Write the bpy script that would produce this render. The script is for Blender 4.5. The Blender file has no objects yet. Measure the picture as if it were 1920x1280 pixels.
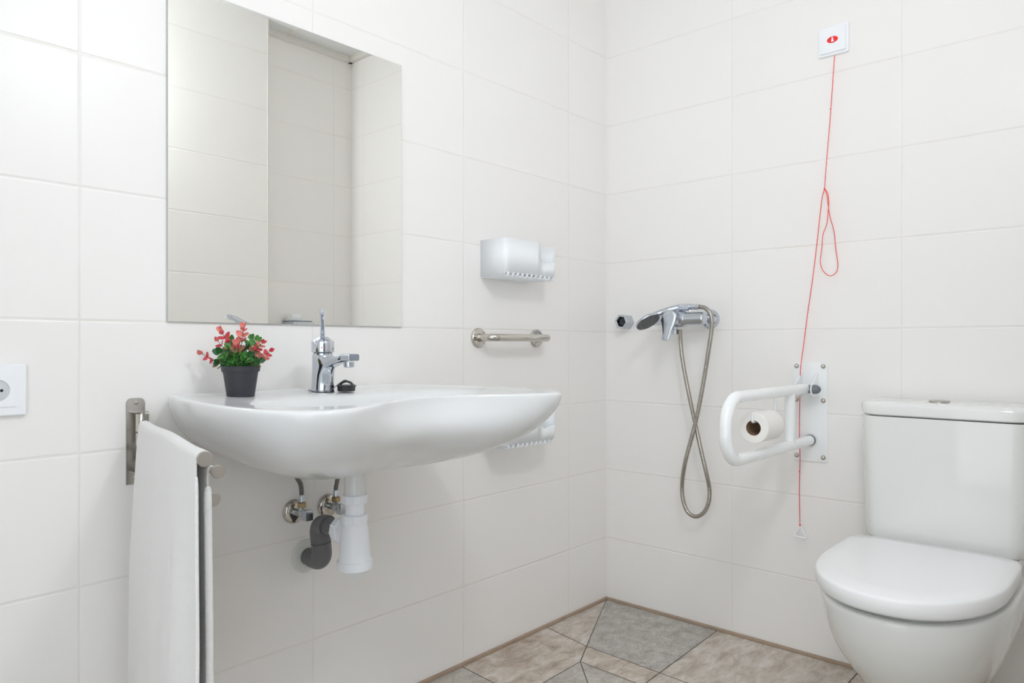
import bpy, bmesh, math, random
from mathutils import Vector as V, Matrix
C = bpy.context.scene.collection
PI = math.pi
random.seed(7)

# ---------------------------------------------------------------- camera
F = 1358.0                                   # focal length in pixels of a 1920-wide frame
CAM = V((-2.207, -1.507, 0.929))
FW = V((0.746, 0.666, 0)); RT = V((0.666, -0.746, 0))
cd = bpy.data.cameras.new('camera'); cam = bpy.data.objects.new('camera', cd); C.objects.link(cam)
cam.location = CAM
cam.rotation_euler = (PI/2, 0, math.atan2(0.666, 0.746) - PI/2)
cd.sensor_width = 36; cd.lens = F/1920*36; cd.shift_y = 6/1920; cd.clip_start = 0.02
bpy.context.scene.camera = cam

def ray(px, py):
    return FW + RT*((px-960)/F) + V((0, 0, (646-py)/F))
def atX(px, py, X): r = ray(px, py); return CAM + r*((X-CAM.x)/r.x)
def atY(px, py, Y): r = ray(px, py); return CAM + r*((Y-CAM.y)/r.y)
def atZ(px, py, Z): r = ray(px, py); return CAM + r*((Z-CAM.z)/r.z)

# ---------------------------------------------------------------- materials
def mat(name, col, rough=0.4, metal=0.0, bump=0.0, bscale=200, spec=0.5, coat=0.0, var=0.0, vscale=8, sheen=0.0, sub=0.0):
    m = bpy.data.materials.new(name); m.use_nodes = True
    nt = m.node_tree; b = nt.nodes['Principled BSDF']
    b.inputs['Base Color'].default_value = (*col, 1); b.inputs['Roughness'].default_value = rough
    b.inputs['Metallic'].default_value = metal; b.inputs['Specular IOR Level'].default_value = spec
    b.inputs['Coat Weight'].default_value = coat; b.inputs['Coat Roughness'].default_value = 0.05
    b.inputs['Sheen Weight'].default_value = sheen
    b.inputs['Subsurface Weight'].default_value = sub
    tc = nt.nodes.new('ShaderNodeTexCoord')
    n = nt.nodes.new('ShaderNodeTexNoise'); n.inputs['Scale'].default_value = vscale; n.inputs['Detail'].default_value = 4
    nt.links.new(tc.outputs['Object'], n.inputs['Vector'])
    mx = nt.nodes.new('ShaderNodeMix'); mx.data_type = 'RGBA'
    mx.inputs[6].default_value = (*[c*(1-var) for c in col], 1); mx.inputs[7].default_value = (*[min(1, c*(1+var)) for c in col], 1)
    nt.links.new(n.outputs['Fac'], mx.inputs[0]); nt.links.new(mx.outputs[2], b.inputs['Base Color'])
    if bump:
        n2 = nt.nodes.new('ShaderNodeTexNoise'); n2.inputs['Scale'].default_value = bscale; n2.inputs['Detail'].default_value = 3
        nt.links.new(tc.outputs['Object'], n2.inputs['Vector'])
        bp = nt.nodes.new('ShaderNodeBump'); bp.inputs['Strength'].default_value = bump; bp.inputs['Distance'].default_value = 0.002
        nt.links.new(n2.outputs['Fac'], bp.inputs['Height']); nt.links.new(bp.outputs['Normal'], b.inputs['Normal'])
    return m

def tile_mat(name, axis, off, W=0.5, col=(0.892, 0.876, 0.858), grout=(0.84, 0.82, 0.795)):
    """Large white glazed wall tiles 0.5 x 0.25 m, stack bond; axis = horizontal world axis of the wall"""
    m = bpy.data.materials.new(name); m.use_nodes = True
    nt = m.node_tree; N = nt.nodes.new; L = nt.links.new; b = nt.nodes['Principled BSDF']
    tc = N('ShaderNodeTexCoord'); sp = N('ShaderNodeSeparateXYZ'); L(tc.outputs['Object'], sp.inputs[0])
    def math_(op, a, bb=None, clamp=False):
        n = N('ShaderNodeMath'); n.operation = op; n.use_clamp = clamp
        for i, v in enumerate((a, bb)):
            if v is None: continue
            if isinstance(v, (int, float)): n.inputs[i].default_value = v
            else: L(v, n.inputs[i])
        return n.outputs[0]
    def dist(sock, off, size):
        q = math_('DIVIDE', math_('ADD', sock, -off + 50*size), size)
        f = math_('FRACT', q)
        d = math_('MULTIPLY', math_('MINIMUM', f, math_('SUBTRACT', 1.0, f)), size)
        return d, math_('FLOOR', q)
    dh, ih = dist(sp.outputs['XYZ'.index(axis)], off, W)
    dv, iv = dist(sp.outputs[2], 0.2246, 0.25)
    d = math_('MINIMUM', math_('ADD', dh, 0.00025), dv)
    mr = N('ShaderNodeMapRange'); mr.inputs['From Min'].default_value = 0.0009; mr.inputs['From Max'].default_value = 0.0016
    L(d, mr.inputs['Value'])
    # tiny tone change from tile to tile and a faint wear along the joints
    cmb = N('ShaderNodeCombineXYZ'); L(ih, cmb.inputs[0]); L(iv, cmb.inputs[1])
    wn = N('ShaderNodeTexWhiteNoise'); L(cmb.outputs[0], wn.inputs['Vector'])
    hv = N('ShaderNodeHueSaturation'); hv.inputs['Color'].default_value = (*col, 1)
    L(math_('ADD', math_('MULTIPLY', wn.outputs['Value'], 0.012), 0.994), hv.inputs['Value'])
    ns = N('ShaderNodeTexNoise'); ns.inputs['Scale'].default_value = 6; L(tc.outputs['Object'], ns.inputs['Vector'])
    gm = N('ShaderNodeMix'); gm.data_type = 'RGBA'; gm.inputs[6].default_value = (0.80, 0.745, 0.67, 1); gm.inputs[7].default_value = (*grout, 1)
    gr = N('ShaderNodeMapRange'); gr.inputs['From Min'].default_value = 0.25; gr.inputs['From Max'].default_value = 0.5
    L(ns.outputs['Fac'], gr.inputs['Value']); L(gr.outputs[0], gm.inputs[0])
    mx = N('ShaderNodeMix'); mx.data_type = 'RGBA'
    L(mr.outputs[0], mx.inputs[0]); L(gm.outputs[2], mx.inputs[6]); L(hv.outputs[0], mx.inputs[7])
    L(mx.outputs[2], b.inputs['Base Color'])
    mr2 = N('ShaderNodeMapRange'); mr2.interpolation_type = 'SMOOTHSTEP'; mr2.inputs['From Min'].default_value = 0.0005; mr2.inputs['From Max'].default_value = 0.0045
    L(d, mr2.inputs['Value'])
    bp = N('ShaderNodeBump'); bp.inputs['Strength'].default_value = 0.62; bp.inputs['Distance'].default_value = 0.0013
    L(mr2.outputs[0], bp.inputs['Height']); L(bp.outputs[0], b.inputs['Normal'])
    b.inputs['Roughness'].default_value = 0.33; b.inputs['Specular IOR Level'].default_value = 0.35
    return m

def stone_mat(name, c1, c2, c3, scale=6, stretch=(1, 2.6, 1), rot=0.6, fine=0.0):
    m = bpy.data.materials.new(name); m.use_nodes = True
    nt = m.node_tree; N = nt.nodes.new; L = nt.links.new; b = nt.nodes['Principled BSDF']
    tc = N('ShaderNodeTexCoord'); mp = N('ShaderNodeMapping'); mp.inputs['Scale'].default_value = stretch; mp.inputs['Rotation'].default_value = (0, 0, rot)
    L(tc.outputs['Object'], mp.inputs[0])
    n = N('ShaderNodeTexNoise'); n.inputs['Scale'].default_value = scale; n.inputs['Detail'].default_value = 10; n.inputs['Roughness'].default_value = 0.72
    n.inputs['Distortion'].default_value = 0.6
    L(mp.outputs[0], n.inputs['Vector'])
    cr = N('ShaderNodeValToRGB'); e = cr.color_ramp.elements
    e[0].position = 0.36; e[0].color = (*c1, 1); e[1].position = 0.66; e[1].color = (*c3, 1)
    x = cr.color_ramp.elements.new(0.5); x.color = (*c2, 1)
    L(n.outputs['Fac'], cr.inputs[0])
    n2 = N('ShaderNodeTexNoise'); n2.inputs['Scale'].default_value = 160; n2.inputs['Detail'].default_value = 3; L(mp.outputs[0], n2.inputs['Vector'])
    mr = N('ShaderNodeMapRange'); mr.inputs['From Min'].default_value = 0.3; mr.inputs['From Max'].default_value = 0.7
    mr.inputs['To Min'].default_value = 1-fine-0.05; mr.inputs['To Max'].default_value = 1+fine+0.05; L(n2.outputs['Fac'], mr.inputs['Value'])
    mu = N('ShaderNodeVectorMath'); mu.operation = 'SCALE'; L(cr.outputs[0], mu.inputs[0]); L(mr.outputs[0], mu.inputs['Scale'])
    L(mu.outputs[0], b.inputs['Base Color'])
    bp = N('ShaderNodeBump'); bp.inputs['Strength'].default_value = 0.5; bp.inputs['Distance'].default_value = 0.004
    L(n.outputs['Fac'], bp.inputs['Height']); L(bp.outputs[0], b.inputs['Normal'])
    b.inputs['Roughness'].default_value = 0.55
    return m

M = {}
M['ceramic'] = mat('white_ceramic', (0.77, 0.785, 0.79), 0.15, coat=0.0, spec=0.5)
M['toilet'] = mat('toilet_ceramic', (0.84, 0.85, 0.835), 0.10, coat=0.4)
M['seat'] = mat('seat_plastic', (0.90, 0.91, 0.92), 0.22)
M['plastic'] = mat('white_plastic', (0.90, 0.92, 0.95), 0.3)
M['caddy'] = mat('caddy_plastic', (0.91, 0.94, 0.97), 0.35)
M['trap'] = mat('trap_plastic', (0.90, 0.93, 0.98), 0.35)
M['enamel'] = mat('white_enamel', (0.91, 0.93, 0.94), 0.15, coat=0.4)
M['chrome'] = mat('chrome', (0.60, 0.635, 0.69), 0.06, 1.0)
M['chromeb'] = mat('worn_chrome', (0.57, 0.61, 0.66), 0.18, 1.0, var=0.08, vscale=60)
M['chain'] = mat('chain_steel', (0.30, 0.31, 0.33), 0.25, 1.0)
M['nickel'] = mat('polished_steel', (0.60, 0.57, 0.52), 0.12, 1.0)
M['brushed'] = mat('brushed_steel', (0.55, 0.53, 0.50), 0.32, 1.0, bump=0.1, bscale=300)
M['satin'] = mat('satin_steel_cap', (0.52, 0.48, 0.44), 0.42, 1.0)
M['hose'] = mat('hose_steel', (0.44, 0.415, 0.37), 0.25, 1.0)
M['braid'] = mat('braided_hose', (0.19, 0.18, 0.17), 0.45, 0.5, bump=0.5, bscale=700)
M['brass'] = mat('brass_nut', (0.50, 0.38, 0.22), 0.25, 1.0, var=0.25, vscale=90)
M['greypipe'] = mat('grey_pvc', (0.14, 0.14, 0.15), 0.42)
M['rosette'] = mat('aged_white_plastic', (0.70, 0.72, 0.68), 0.35)
M['black'] = mat('black_rubber', (0.03, 0.032, 0.035), 0.35)
M['pot'] = mat('charcoal_pot', (0.032, 0.034, 0.043), 0.5, bump=0.1, bscale=400)
M['soil'] = mat('soil', (0.03, 0.022, 0.017), 0.95, bump=0.8, bscale=200)
M['red'] = mat('red_cord', (0.85, 0.045, 0.03), 0.5)
M['dredged'] = mat('red_badge', (0.85, 0.02, 0.02), 0.35)
M['towel'] = mat('terry_cloth', (0.91, 0.905, 0.895), 0.95, bump=0.9, bscale=900, sheen=0.3)
M['hole'] = mat('dark_hole', (0.02, 0.02, 0.02), 0.7)
M['sockin'] = mat('socket_inner', (0.62, 0.65, 0.68), 0.4)
M['boltgrey'] = mat('grey_bolt_cap', (0.16, 0.18, 0.20), 0.3)
M['paper'] = mat('toilet_paper', (0.88, 0.86, 0.83), 0.95, bump=0.3, bscale=500)
M['core'] = mat('cardboard', (0.30, 0.20, 0.12), 0.9)
M['dgrey'] = mat('shower_face', (0.06, 0.065, 0.07), 0.35, var=0.6, vscale=350)
M['trimwhite'] = mat('white_trim', (0.74, 0.72, 0.68), 0.4)
M['caulk'] = mat('tan_caulk', (0.40, 0.30, 0.22), 0.7, var=0.2, vscale=30)
M['joint'] = mat('floor_grout', (0.13, 0.115, 0.10), 0.9)
M['ceil'] = mat('ceiling_panel', (0.74, 0.75, 0.745), 0.8)
M['edge'] = mat('mirror_edge', (0.50, 0.53, 0.52), 0.25)
M['mirror'] = mat('mirror_silver', (0.955, 0.955, 0.925), 0.004, 1.0)
M['door'] = mat('added_door_paint', (0.16, 0.16, 0.17), 0.5)

def leafmat(name, c, edge):
    m = mat(name, c, 0.35, var=0.22, vscale=90, sub=0.0)
    return m
M['leaf'] = leafmat('green_leaf', (0.075, 0.26, 0.05), None)
M['leafd'] = leafmat('dark_green_leaf', (0.03, 0.12, 0.035), None)
M['leafo'] = leafmat('olive_pink_leaf', (0.36, 0.17, 0.10), None)
M['leafp'] = leafmat('pink_leaf', (0.74, 0.20, 0.17), None)
M['leafr'] = leafmat('red_leaf', (0.66, 0.07, 0.09), None)
M['stem'] = mat('plant_stem', (0.07, 0.09, 0.045), 0.6)

# ---------------------------------------------------------------- mesh helpers
def new(): return bmesh.new()

def catmull(P, n=8, closed=False):
    P = [V(p) for p in P]; out = []; k = len(P)
    rng = range(k) if closed else range(k-1)
    for i in rng:
        if closed: a, b, c, d = P[i-1], P[i], P[(i+1) % k], P[(i+2) % k]
        else: a, b, c, d = P[max(i-1, 0)], P[i], P[i+1], P[min(i+2, k-1)]
        for j in range(n):
            t = j/n
            out.append(0.5*((2*b)+(c-a)*t+(2*a-5*b+4*c-d)*t*t+(3*b-3*c+d-a)*t**3))
    if not closed: out.append(P[-1])
    return out

def fillet(P, r, n=8):
    """polyline with rounded corners (arc-like quadratic)"""
    P = [V(p) for p in P]; out = [P[0]]
    for i in range(1, len(P)-1):
        a, b, c = P[i-1], P[i], P[i+1]
        rr = r[i-1] if isinstance(r, (list, tuple)) else r
        d1 = (a-b).normalized(); d2 = (c-b).normalized()
        ang = d1.angle(d2); t = rr/math.tan(ang/2)
        s = b+d1*t; e = b+d2*t
        cen = b + (d1+d2).normalized()*(rr/math.sin(ang/2))
        u = s-cen; w = e-cen; th = u.angle(w)
        for j in range(n+1):
            f = j/n
            out.append(cen + (u*math.sin((1-f)*th)+w*math.sin(f*th))/math.sin(th))
    out.append(P[-1]); return out

def loft(bm, rings, cap0=True, cap1=True, closed=True, mi=0):
    vs = [[bm.verts.new(p) for p in r] for r in rings]
    n = len(vs[0])
    for a, b in zip(vs[:-1], vs[1:]):
        for i in range(n if closed else n-1):
            j = (i+1) % n
            f = bm.faces.new((a[i], a[j], b[j], b[i])); f.material_index = mi
    if cap0: f = bm.faces.new(vs[0][::-1]); f.material_index = mi
    if cap1: f = bm.faces.new(vs[-1]); f.material_index = mi
    return vs

def tube(bm, P, r, seg=16, caps=True, sq=None, up=None, mi=0):
    """sweep; r number or list; sq=(wx,wy) makes an elliptical/boxy section scaled"""
    P = [V(p) for p in P]; n = len(P)
    R = r if isinstance(r, (list, tuple)) else [r]*n
    T = []
    for i in range(n):
        t = (P[min(i+1, n-1)]-P[max(i-1, 0)]).normalized(); T.append(t)
    ref = V(up) if up else (V((0, 0, 1)) if abs(T[0].z) < 0.9 else V((1, 0, 0)))
    u = (ref - T[0]*ref.dot(T[0])).normalized(); rings = []
    for i in range(n):
        u = (u - T[i]*u.dot(T[i])).normalized(); w = T[i].cross(u)
        ring = []
        for k in range(seg):
            a = 2*PI*k/seg; ca, sa = math.cos(a), math.sin(a)
            if sq:
                e = sq[2] if len(sq) > 2 else 1
                ca = math.copysign(abs(ca)**e, ca); sa = math.copysign(abs(sa)**e, sa)
                ring.append(P[i]+u*ca*R[i]*sq[0]+w*sa*R[i]*sq[1])
            else: ring.append(P[i]+u*ca*R[i]+w*sa*R[i])
        rings.append(ring)
    return loft(bm, rings, caps, caps, mi=mi)

def lathe(bm, prof, org, axis=(0, 0, 1), seg=32, mi=0, hexa=0):
    """prof = [(r, h)...] along axis from org"""
    axis = V(axis).normalized(); ref = V((0, 0, 1)) if abs(axis.z) < 0.9 else V((1, 0, 0))
    u = (ref-axis*ref.dot(axis)).normalized(); w = axis.cross(u); org = V(org); rings = []
    s = hexa or seg
    for r, h in prof:
        r = max(r, 1e-5)
        rings.append([org+axis*h+(u*math.cos(2*PI*k/s)+w*math.sin(2*PI*k/s))*r for k in range(s)])
    return loft(bm, rings, mi=mi)

def box(bm, a, b, bev=0.0, seg=2, mi=0):
    a = V(a); b = V(b); t = new()
    g = bmesh.ops.create_cube(t, size=1)
    for v in t.verts:
        v.co = V(((a.x+b.x)/2+v.co.x*(b.x-a.x), (a.y+b.y)/2+v.co.y*(b.y-a.y), (a.z+b.z)/2+v.co.z*(b.z-a.z)))
    if bev: bmesh.ops.bevel(t, geom=t.edges[:], offset=bev, segments=seg, affect='EDGES', profile=0.7)
    for f in t.faces: f.material_index = mi
    me = bpy.data.meshes.new('tmp'); t.to_mesh(me); t.free(); bm.from_mesh(me); bpy.data.meshes.remove(me)

def prism(bm, pts, d, bev=0.0, mi=0):
    """extrude a planar polygon (3d points) by vector d"""
    t = new(); d = V(d)
    a = [t.verts.new(V(p)) for p in pts]; b = [t.verts.new(V(p)+d) for p in pts]
    t.faces.new(a[::-1]); t.faces.new(b); n = len(a)
    for i in range(n): t.faces.new((a[i], a[(i+1) % n], b[(i+1) % n], b[i]))
    bmesh.ops.recalc_face_normals(t, faces=t.faces[:])
    if bev: bmesh.ops.bevel(t, geom=t.edges[:], offset=bev, segments=2, affect='EDGES', profile=0.7)
    for f in t.faces: f.material_index = mi
    me = bpy.data.meshes.new('tmp'); t.to_mesh(me); t.free(); bm.from_mesh(me); bpy.data.meshes.remove(me)

def obj(name, bm, m, parent=None, sharp=35, sub=0, recalc=True):
    if recalc: bmesh.ops.recalc_face_normals(bm, faces=bm.faces[:])
    off = V((0, 0, 0)); p = parent
    while p is not None: off += p.location; p = p.parent
    bm.transform(Matrix.Translation(-off))
    me = bpy.data.meshes.new(name); bm.to_mesh(me); bm.free()
    for x in (m if isinstance(m, (list, tuple)) else [m]): me.materials.append(x)
    for p in me.polygons: p.use_smooth = True
    if not sub: me.set_sharp_from_angle(angle=math.radians(sharp))
    o = bpy.data.objects.new(name, me); C.objects.link(o)
    if parent is not None: o.parent = parent
    if sub:
        s = o.modifiers.new('smooth', 'SUBSURF'); s.levels = sub; s.render_levels = sub
    return o

def thing(name, label, cat, loc, group=None):
    o = bpy.data.objects.new(name, None); C.objects.link(o); o.location = loc; o.empty_display_size = 0.05
    o['label'] = label; o['category'] = cat
    if group: o['group'] = group
    return o
def tag(o, label, cat, group=None):
    o['label'] = label; o['category'] = cat
    if group: o['group'] = group
    return o
def struct(name, bm, m, parent=None, **k):
    o = obj(name, bm, m, parent, **k)
    if parent is None: o['kind'] = 'structure'
    return o
def dup(root, delta, label):
    r = root.copy(); C.objects.link(r); r.location = root.location + V(delta); r['label'] = label
    for ch in list(root.children):
        c = ch.copy(); C.objects.link(c); c.parent = r
        for g in list(ch.children):
            d = g.copy(); C.objects.link(d); d.parent = c
    return r

# ---------------------------------------------------------------- room
YB = -1.575            # far recess wall, opposite the basin
YP = -1.475           # projecting part of that wall
XE = -0.518            # edge of the projecting part
ZC = 2.385
X0 = -2.75
tl = tile_mat('wall_tiles_left', 'X', -0.2276, 0.5023)
tr = tile_mat('wall_tiles_right', 'Y', -0.484, 0.4937)
tb = tile_mat('wall_tiles_back', 'X', -0.103); tp_ = tile_mat('wall_tiles_pier', 'X', -0.50)
bm = new(); box(bm, (X0, 0, -0.05), (0.1, 0.1, ZC+0.1)); struct('wall_left', bm, tl)
bm = new(); box(bm, (0, -2.6, -0.05), (0.1, 0, ZC+0.1)); struct('wall_right', bm, tr)
bm = new(); box(bm, (XE, YB-0.1, -0.05), (0, YB, ZC+0.1)); box(bm, (-1.45, YB-0.1, -0.05), (XE, YP, ZC+0.1), mi=1); struct('wall_back', bm, [tb, tp_])
bm = new(); box(bm, (X0-0.1, -0.80, -0.05), (X0, 0.1, ZC+0.1)); struct('wall_side', bm, tr)  # unseen wall piece, sized to keep grazing daylight off the left wall
bm = new(); box(bm, (X0, -2.7, -0.05), (0.1, -2.6, ZC+0.1)); struct('wall_rear', bm, tb)
bm = new(); box(bm, (-2.62, -2.597, 0.0), (-1.78, -2.57, 2.05), 0.004); d1 = obj('added_door_1', bm, M['door']); d1['kind'] = 'structure'  # unseen dark door, added so the chrome has something dark to reflect
bm = new(); tube(bm, fillet([(-1.86, -2.57, 1.0), (-1.86, -2.515, 1.0), (-1.98, -2.515, 1.0)], 0.015), 0.009, 14); obj('added_door_handle', bm, M['brushed'], d1)
# ceiling: mineral panels on a white grid
bm = new(); box(bm, (X0, -2.6, ZC), (0.1, 0.1, ZC+0.08)); struct('ceiling', bm, M['ceil'])
bm = new()
for x in (-0.37, -0.97, -1.57, -2.17): box(bm, (x-0.012, -2.6, ZC-0.004), (x+0.012, 0, ZC))
for y in (-1.0, -0.4): box(bm, (X0, y-0.012, ZC-0.0042), (0, y+0.012, ZC))
box(bm, (X0, -0.024, ZC-0.004), (0, 0, ZC)); box(bm, (-0.024, YB, ZC-0.004), (0, 0, ZC))
struct('trim_1', bm, M['trimwhite'])
bm = new(); box(bm, (XE, YB, ZC-0.028), (0, YB+0.022, ZC), 0.002); box(bm, (-0.022, YB, ZC-0.028), (0, 0, ZC), 0.002); struct('trim_2', bm, M['trimwhite'])
# door jamb-like corner bead at the projecting wall
bm = new(); box(bm, (XE-0.003, YP-0.012, 0), (XE+0.003, YP+0.003, ZC), 0.001); struct('trim_3', bm, M['trimwhite'])

# floor: stone tiles cut on the diagonal towards the shower drain
st_br = stone_mat('stone_brown', (0.36, 0.28, 0.215), (0.55, 0.475, 0.40), (0.72, 0.68, 0.63), 11, stretch=(1, 1.7, 1))
st_lt = stone_mat('stone_light', (0.42, 0.355, 0.295), (0.56, 0.505, 0.44), (0.70, 0.66, 0.61), 12, rot=1.1)
st_gr = stone_mat('stone_grey', (0.35, 0.32, 0.285), (0.455, 0.43, 0.395), (0.58, 0.555, 0.52), 22, stretch=(1, 1.3, 1), fine=0.16)
st_gg = stone_mat('stone_greygreen', (0.36, 0.33, 0.29), (0.50, 0.47, 0.42), (0.62, 0.59, 0.54), 14, stretch=(1, 1.4, 1), fine=0.06)
bm = new()
def Z0(px, py):
    p = atZ(px, py, 0); return V((p.x, p.y, 0))
A_ = V((0, 0, 0)); B_ = Z0(1100, 1211); B2 = Z0(1088, 1240); Cc = Z0(1335, 1189); D_ = Z0(1237, 1261)
E_ = Z0(1034, 1180); G_ = Z0(1213, 1280)
cd_ = (D_-B_); 
def ext(a, b, t): return a+(b-a)*t
def line_y(a, b, y): t = (y-a.y)/(b.y-a.y); return a+(b-a)*t
def line_x(a, b, x): t = (x-a.x)/(b.x-a.x); return a+(b-a)*t
Ew = line_y(E_, B_, 0.0)                      # joint c meets the basin wall
Cw = line_x(D_, Cc, 0.0)                      # joint b meets the toilet wall
Dfar = ext(B_, D_, 4.0)
Gfar = ext(Cc, D_, 4.5)
d2a = B2; d2b = Z0(1192, 1280); dfar = ext(d2a, d2b, 5.0)
e2 = ext(B2, Z0(1027, 1275), 8.0); f2 = ext(B2, Z0(1102, 1280), 8.0)
G1 = Z0(880, 1255); G2 = ext(G1, Z0(918, 1275), 12)
FL = []
def poly(pts, mi, z=0.0):
    FL.append((pts, mi, z))
# base sheet = grout; tiles inset a little above it
def inset(pts, d=0.0016):
    n = len(pts); out = []
    area = sum(pts[i].x*pts[(i+1) % n].y-pts[(i+1) % n].x*pts[i].y for i in range(n))
    s = 1 if area > 0 else -1
    for i in range(n):
        a, b, c = pts[i-1], pts[i], pts[(i+1) % n]
        n1 = V((-(b-a).y, (b-a).x, 0)).normalized()*s; n2 = V((-(c-b).y, (c-b).x, 0)).normalized()*s
        m = (n1+n2); k = 1+n1.dot(n2); out.append(b+m*(d/max(k, 0.3)))
    return out
Wl = V((-1.6, 0, 0))
def isect(a, b, c, d):
    r = b-a; s = d-c; den = r.x*s.y-r.y*s.x
    t = ((c.x-a.x)*s.y-(c.y-a.y)*s.x)/den; return a+r*t
poly([A_, B_, D_, Cw], 2)                              # grey corner trapezoid
poly([A_, Ew, B_], 1)                                  # light sliver by the basin wall
H_ = isect(d2a, d2b, Cc, D_)                           # joint d x joint b
poly([B_, B2, H_, D_], 0)                              # brown strip
K_ = line_y(G1, G2, -0.35)
G0 = V((G1.x, 0, 0))
e1 = isect(B2, Z0(1027, 1275), G1, G2)
poly([Ew, G0, e1, B2, B_], 0)                          # big brown tile left
Yf = -2.6
R_ = line_y(Cc, D_, Yf)
poly([Cw, D_, ext(B_, D_, 2.6), V((0, ext(B_, D_, 2.6).y, 0))], 1)
P1 = ext(B_, D_, 2.6)
poly([D_, H_, ext(d2a, d2b, 6.0), P1], 1)
P2 = ext(d2a, d2b, 6.0); P3 = ext(Cc, D_, 5.0)
X1 = isect(B2, Z0(1102, 1280), Cc, D_); P3 = ext(D_, X1, 1.6)
poly([B2, X1, H_], 3)
poly([H_, X1, P3, V((P3.x, -2.6, 0)), P2], 3)
poly([e1, B2, X1, P3], 3)
poly([G0, V((X0, 0, 0)), V((X0, -2.6, 0)), V((P3.x, -2.6, 0)), P3, e1], 3)
print('FLOOR', [tuple(round(c, 2) for c in p.xy) for p in (B_, B2, D_, Cw, H_, X1, P1, P2, P3, e1, G0, Ew)])
poly([V((0, P1.y, 0)), P1, P2, V((P3.x, -2.6, 0)), V((0, -2.6, 0))], 0)
b2 = new(); box(b2, (X0, -2.6, -0.06), (0, 0, -0.0012)); 
for f in b2.faces: f.material_index = 4
for pts, mi, z in FL:
    q = inset(pts)
    vs = [b2.verts.new(p+V((0, 0, z))) for p in q]
    try:
        f = b2.faces.new(vs); f.material_index = mi
        if f.calc_area() and (f.normal_update() or f.normal.z < 0): f.normal_flip()
    except Exception as e: print('poly', e)
struct('floor', b2, [st_br, st_lt, st_gr, st_gg, M['joint']], recalc=False)
bm = new(); box(bm, (X0, -0.010, 0), (0, 0, 0.009), 0.003); struct('baseboard_left', bm, M['caulk'])
bm = new(); box(bm, (-0.010, YB, 0), (0, 0, 0.009), 0.003); struct('baseboard_right', bm, M['caulk'])

# ---------------------------------------------------------------- mirror
xl, xr = atY(312, 600, 0).x, atY(751, 600, 0).x
zb = atY(751, 613, 0).z; zt = atY(751, 124, 0).z
bm = new(); box(bm, (xl, -0.006, zb), (xr, -0.0005, zt), 0.0008, 1, mi=1)
for f in bm.faces:
    f.normal_update()
    if abs(f.calc_center_median().y+0.006) < 1e-4 and f.calc_area() > 0.1: f.material_index = 0
tag(obj('wall_mirror', bm, [M['mirror'], M['edge']]), 'frameless rectangular mirror on the white tiles above the basin', 'mirror')

# ---------------------------------------------------------------- socket
sx, sz = -1.8665, 0.8495
t = thing('wall_socket', 'white square power socket on the tiles left of the towel rail', 'socket', (sx, 0, sz-0.044))
bm = new(); box(bm, (sx-0.0445, -0.010, sz-0.0445), (sx+0.0445, -0.0005, sz+0.0445), 0.0035, 3); obj('frame', bm, M['plastic'], t)
bm = new()
R0 = 0.0190
rr = [(0.0285, 0)]  # insert plate with a round recess
sq = [V((sx+a*0.0285, -0.0118, sz+b*0.0285)) for a, b in ((1, 1), (-1, 1), (-1, -1), (1, -1))]
N = 32; ringO = []; 
for k in range(N):
    a = 2*PI*k/N; ca, sa = math.cos(a), math.sin(a); m_ = 0.0285/max(abs(ca), abs(sa))
    ringO.append((ca*m_, sa*m_, ca, sa))
mk = lambda f, y: [V((sx+f(o)[0], y, sz+f(o)[1])) for o in ringO]
loft(bm, [mk(lambda o: (o[0], o[1]), -0.0095), mk(lambda o: (o[0], o[1]), -0.0118), mk(lambda o: (o[2]*R0, o[3]*R0), -0.0118), mk(lambda o: (o[2]*R0, o[3]*R0), -0.0098)], False, False)
ins = obj('insert', bm, M['plastic'], t)
bm = new(); lathe(bm, [(R0-0.0002, 0), (R0-0.0002, 0.0006)], (sx, -0.0098, sz), (0, -1, 0)); obj('recess', bm, M['sockin'], ins)
for s in (-1, 1):
    bm = new(); lathe(bm, [(0.0026, 0), (0.0026, 0.0003)], (sx+s*0.0068, -0.0110, sz), (0, -1, 0), 16); obj('contact_hole', bm, M['hole'], ins)
bm = new(); box(bm, (sx-0.0125, -0.0110, sz-0.0135), (sx+0.0125, -0.0099, sz+0.0135), 0.0005); o = obj('contact_face', bm, M['sockin'], ins)
for s in (-1, 1):
    bm = new(); box(bm, (sx-0.003, -0.0112, sz+s*0.0165-0.002), (sx+0.003, -0.0098, sz+s*0.0165+0.002), 0.0005); obj('earth_clip', bm, M['chromeb'], ins)

# ---------------------------------------------------------------- washbasin
XC = -1.275; ZR = 0.829
half = [(-0.287, -0.002), (-0.315, -0.06), (-0.345, -0.20), (-0.363, -0.36), (-0.357, -0.47), (-0.325, -0.540), (-0.262, -0.563), (-0.185, -0.535), (-0.095, -0.480)]
ctrl = [V((-0.15, -0.002, 0))] + [V((x, y, 0)) for x, y in half] + [V((0, -0.458, 0))] + [V((-x, y, 0)) for x, y in half[::-1]] + [V((0.15, -0.002, 0)), V((0, -0.002, 0))]
OUT = catmull(ctrl, 4, True)
OUT = [V((p.x*(0.968 if p.x > 0 else 1), min(p.y, -0.002), 0)) for p in OUT]
bc = V((0, -0.295, 0)); rx, ry = 0.262, 0.128
def bowlp(p, s=1.0, dc=V((0, 0, 0))):
    d = p-bc; a = math.atan2(d.y/ry, d.x/rx)
    ca, sa = math.cos(a), math.sin(a); e = 0.8
    return bc+dc+V((math.copysign(abs(ca)**e, ca)*rx*s, math.copysign(abs(sa)**e, sa)*ry*s, 0))
TB = V((0.012, -0.215, 0))
rings = []
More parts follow.
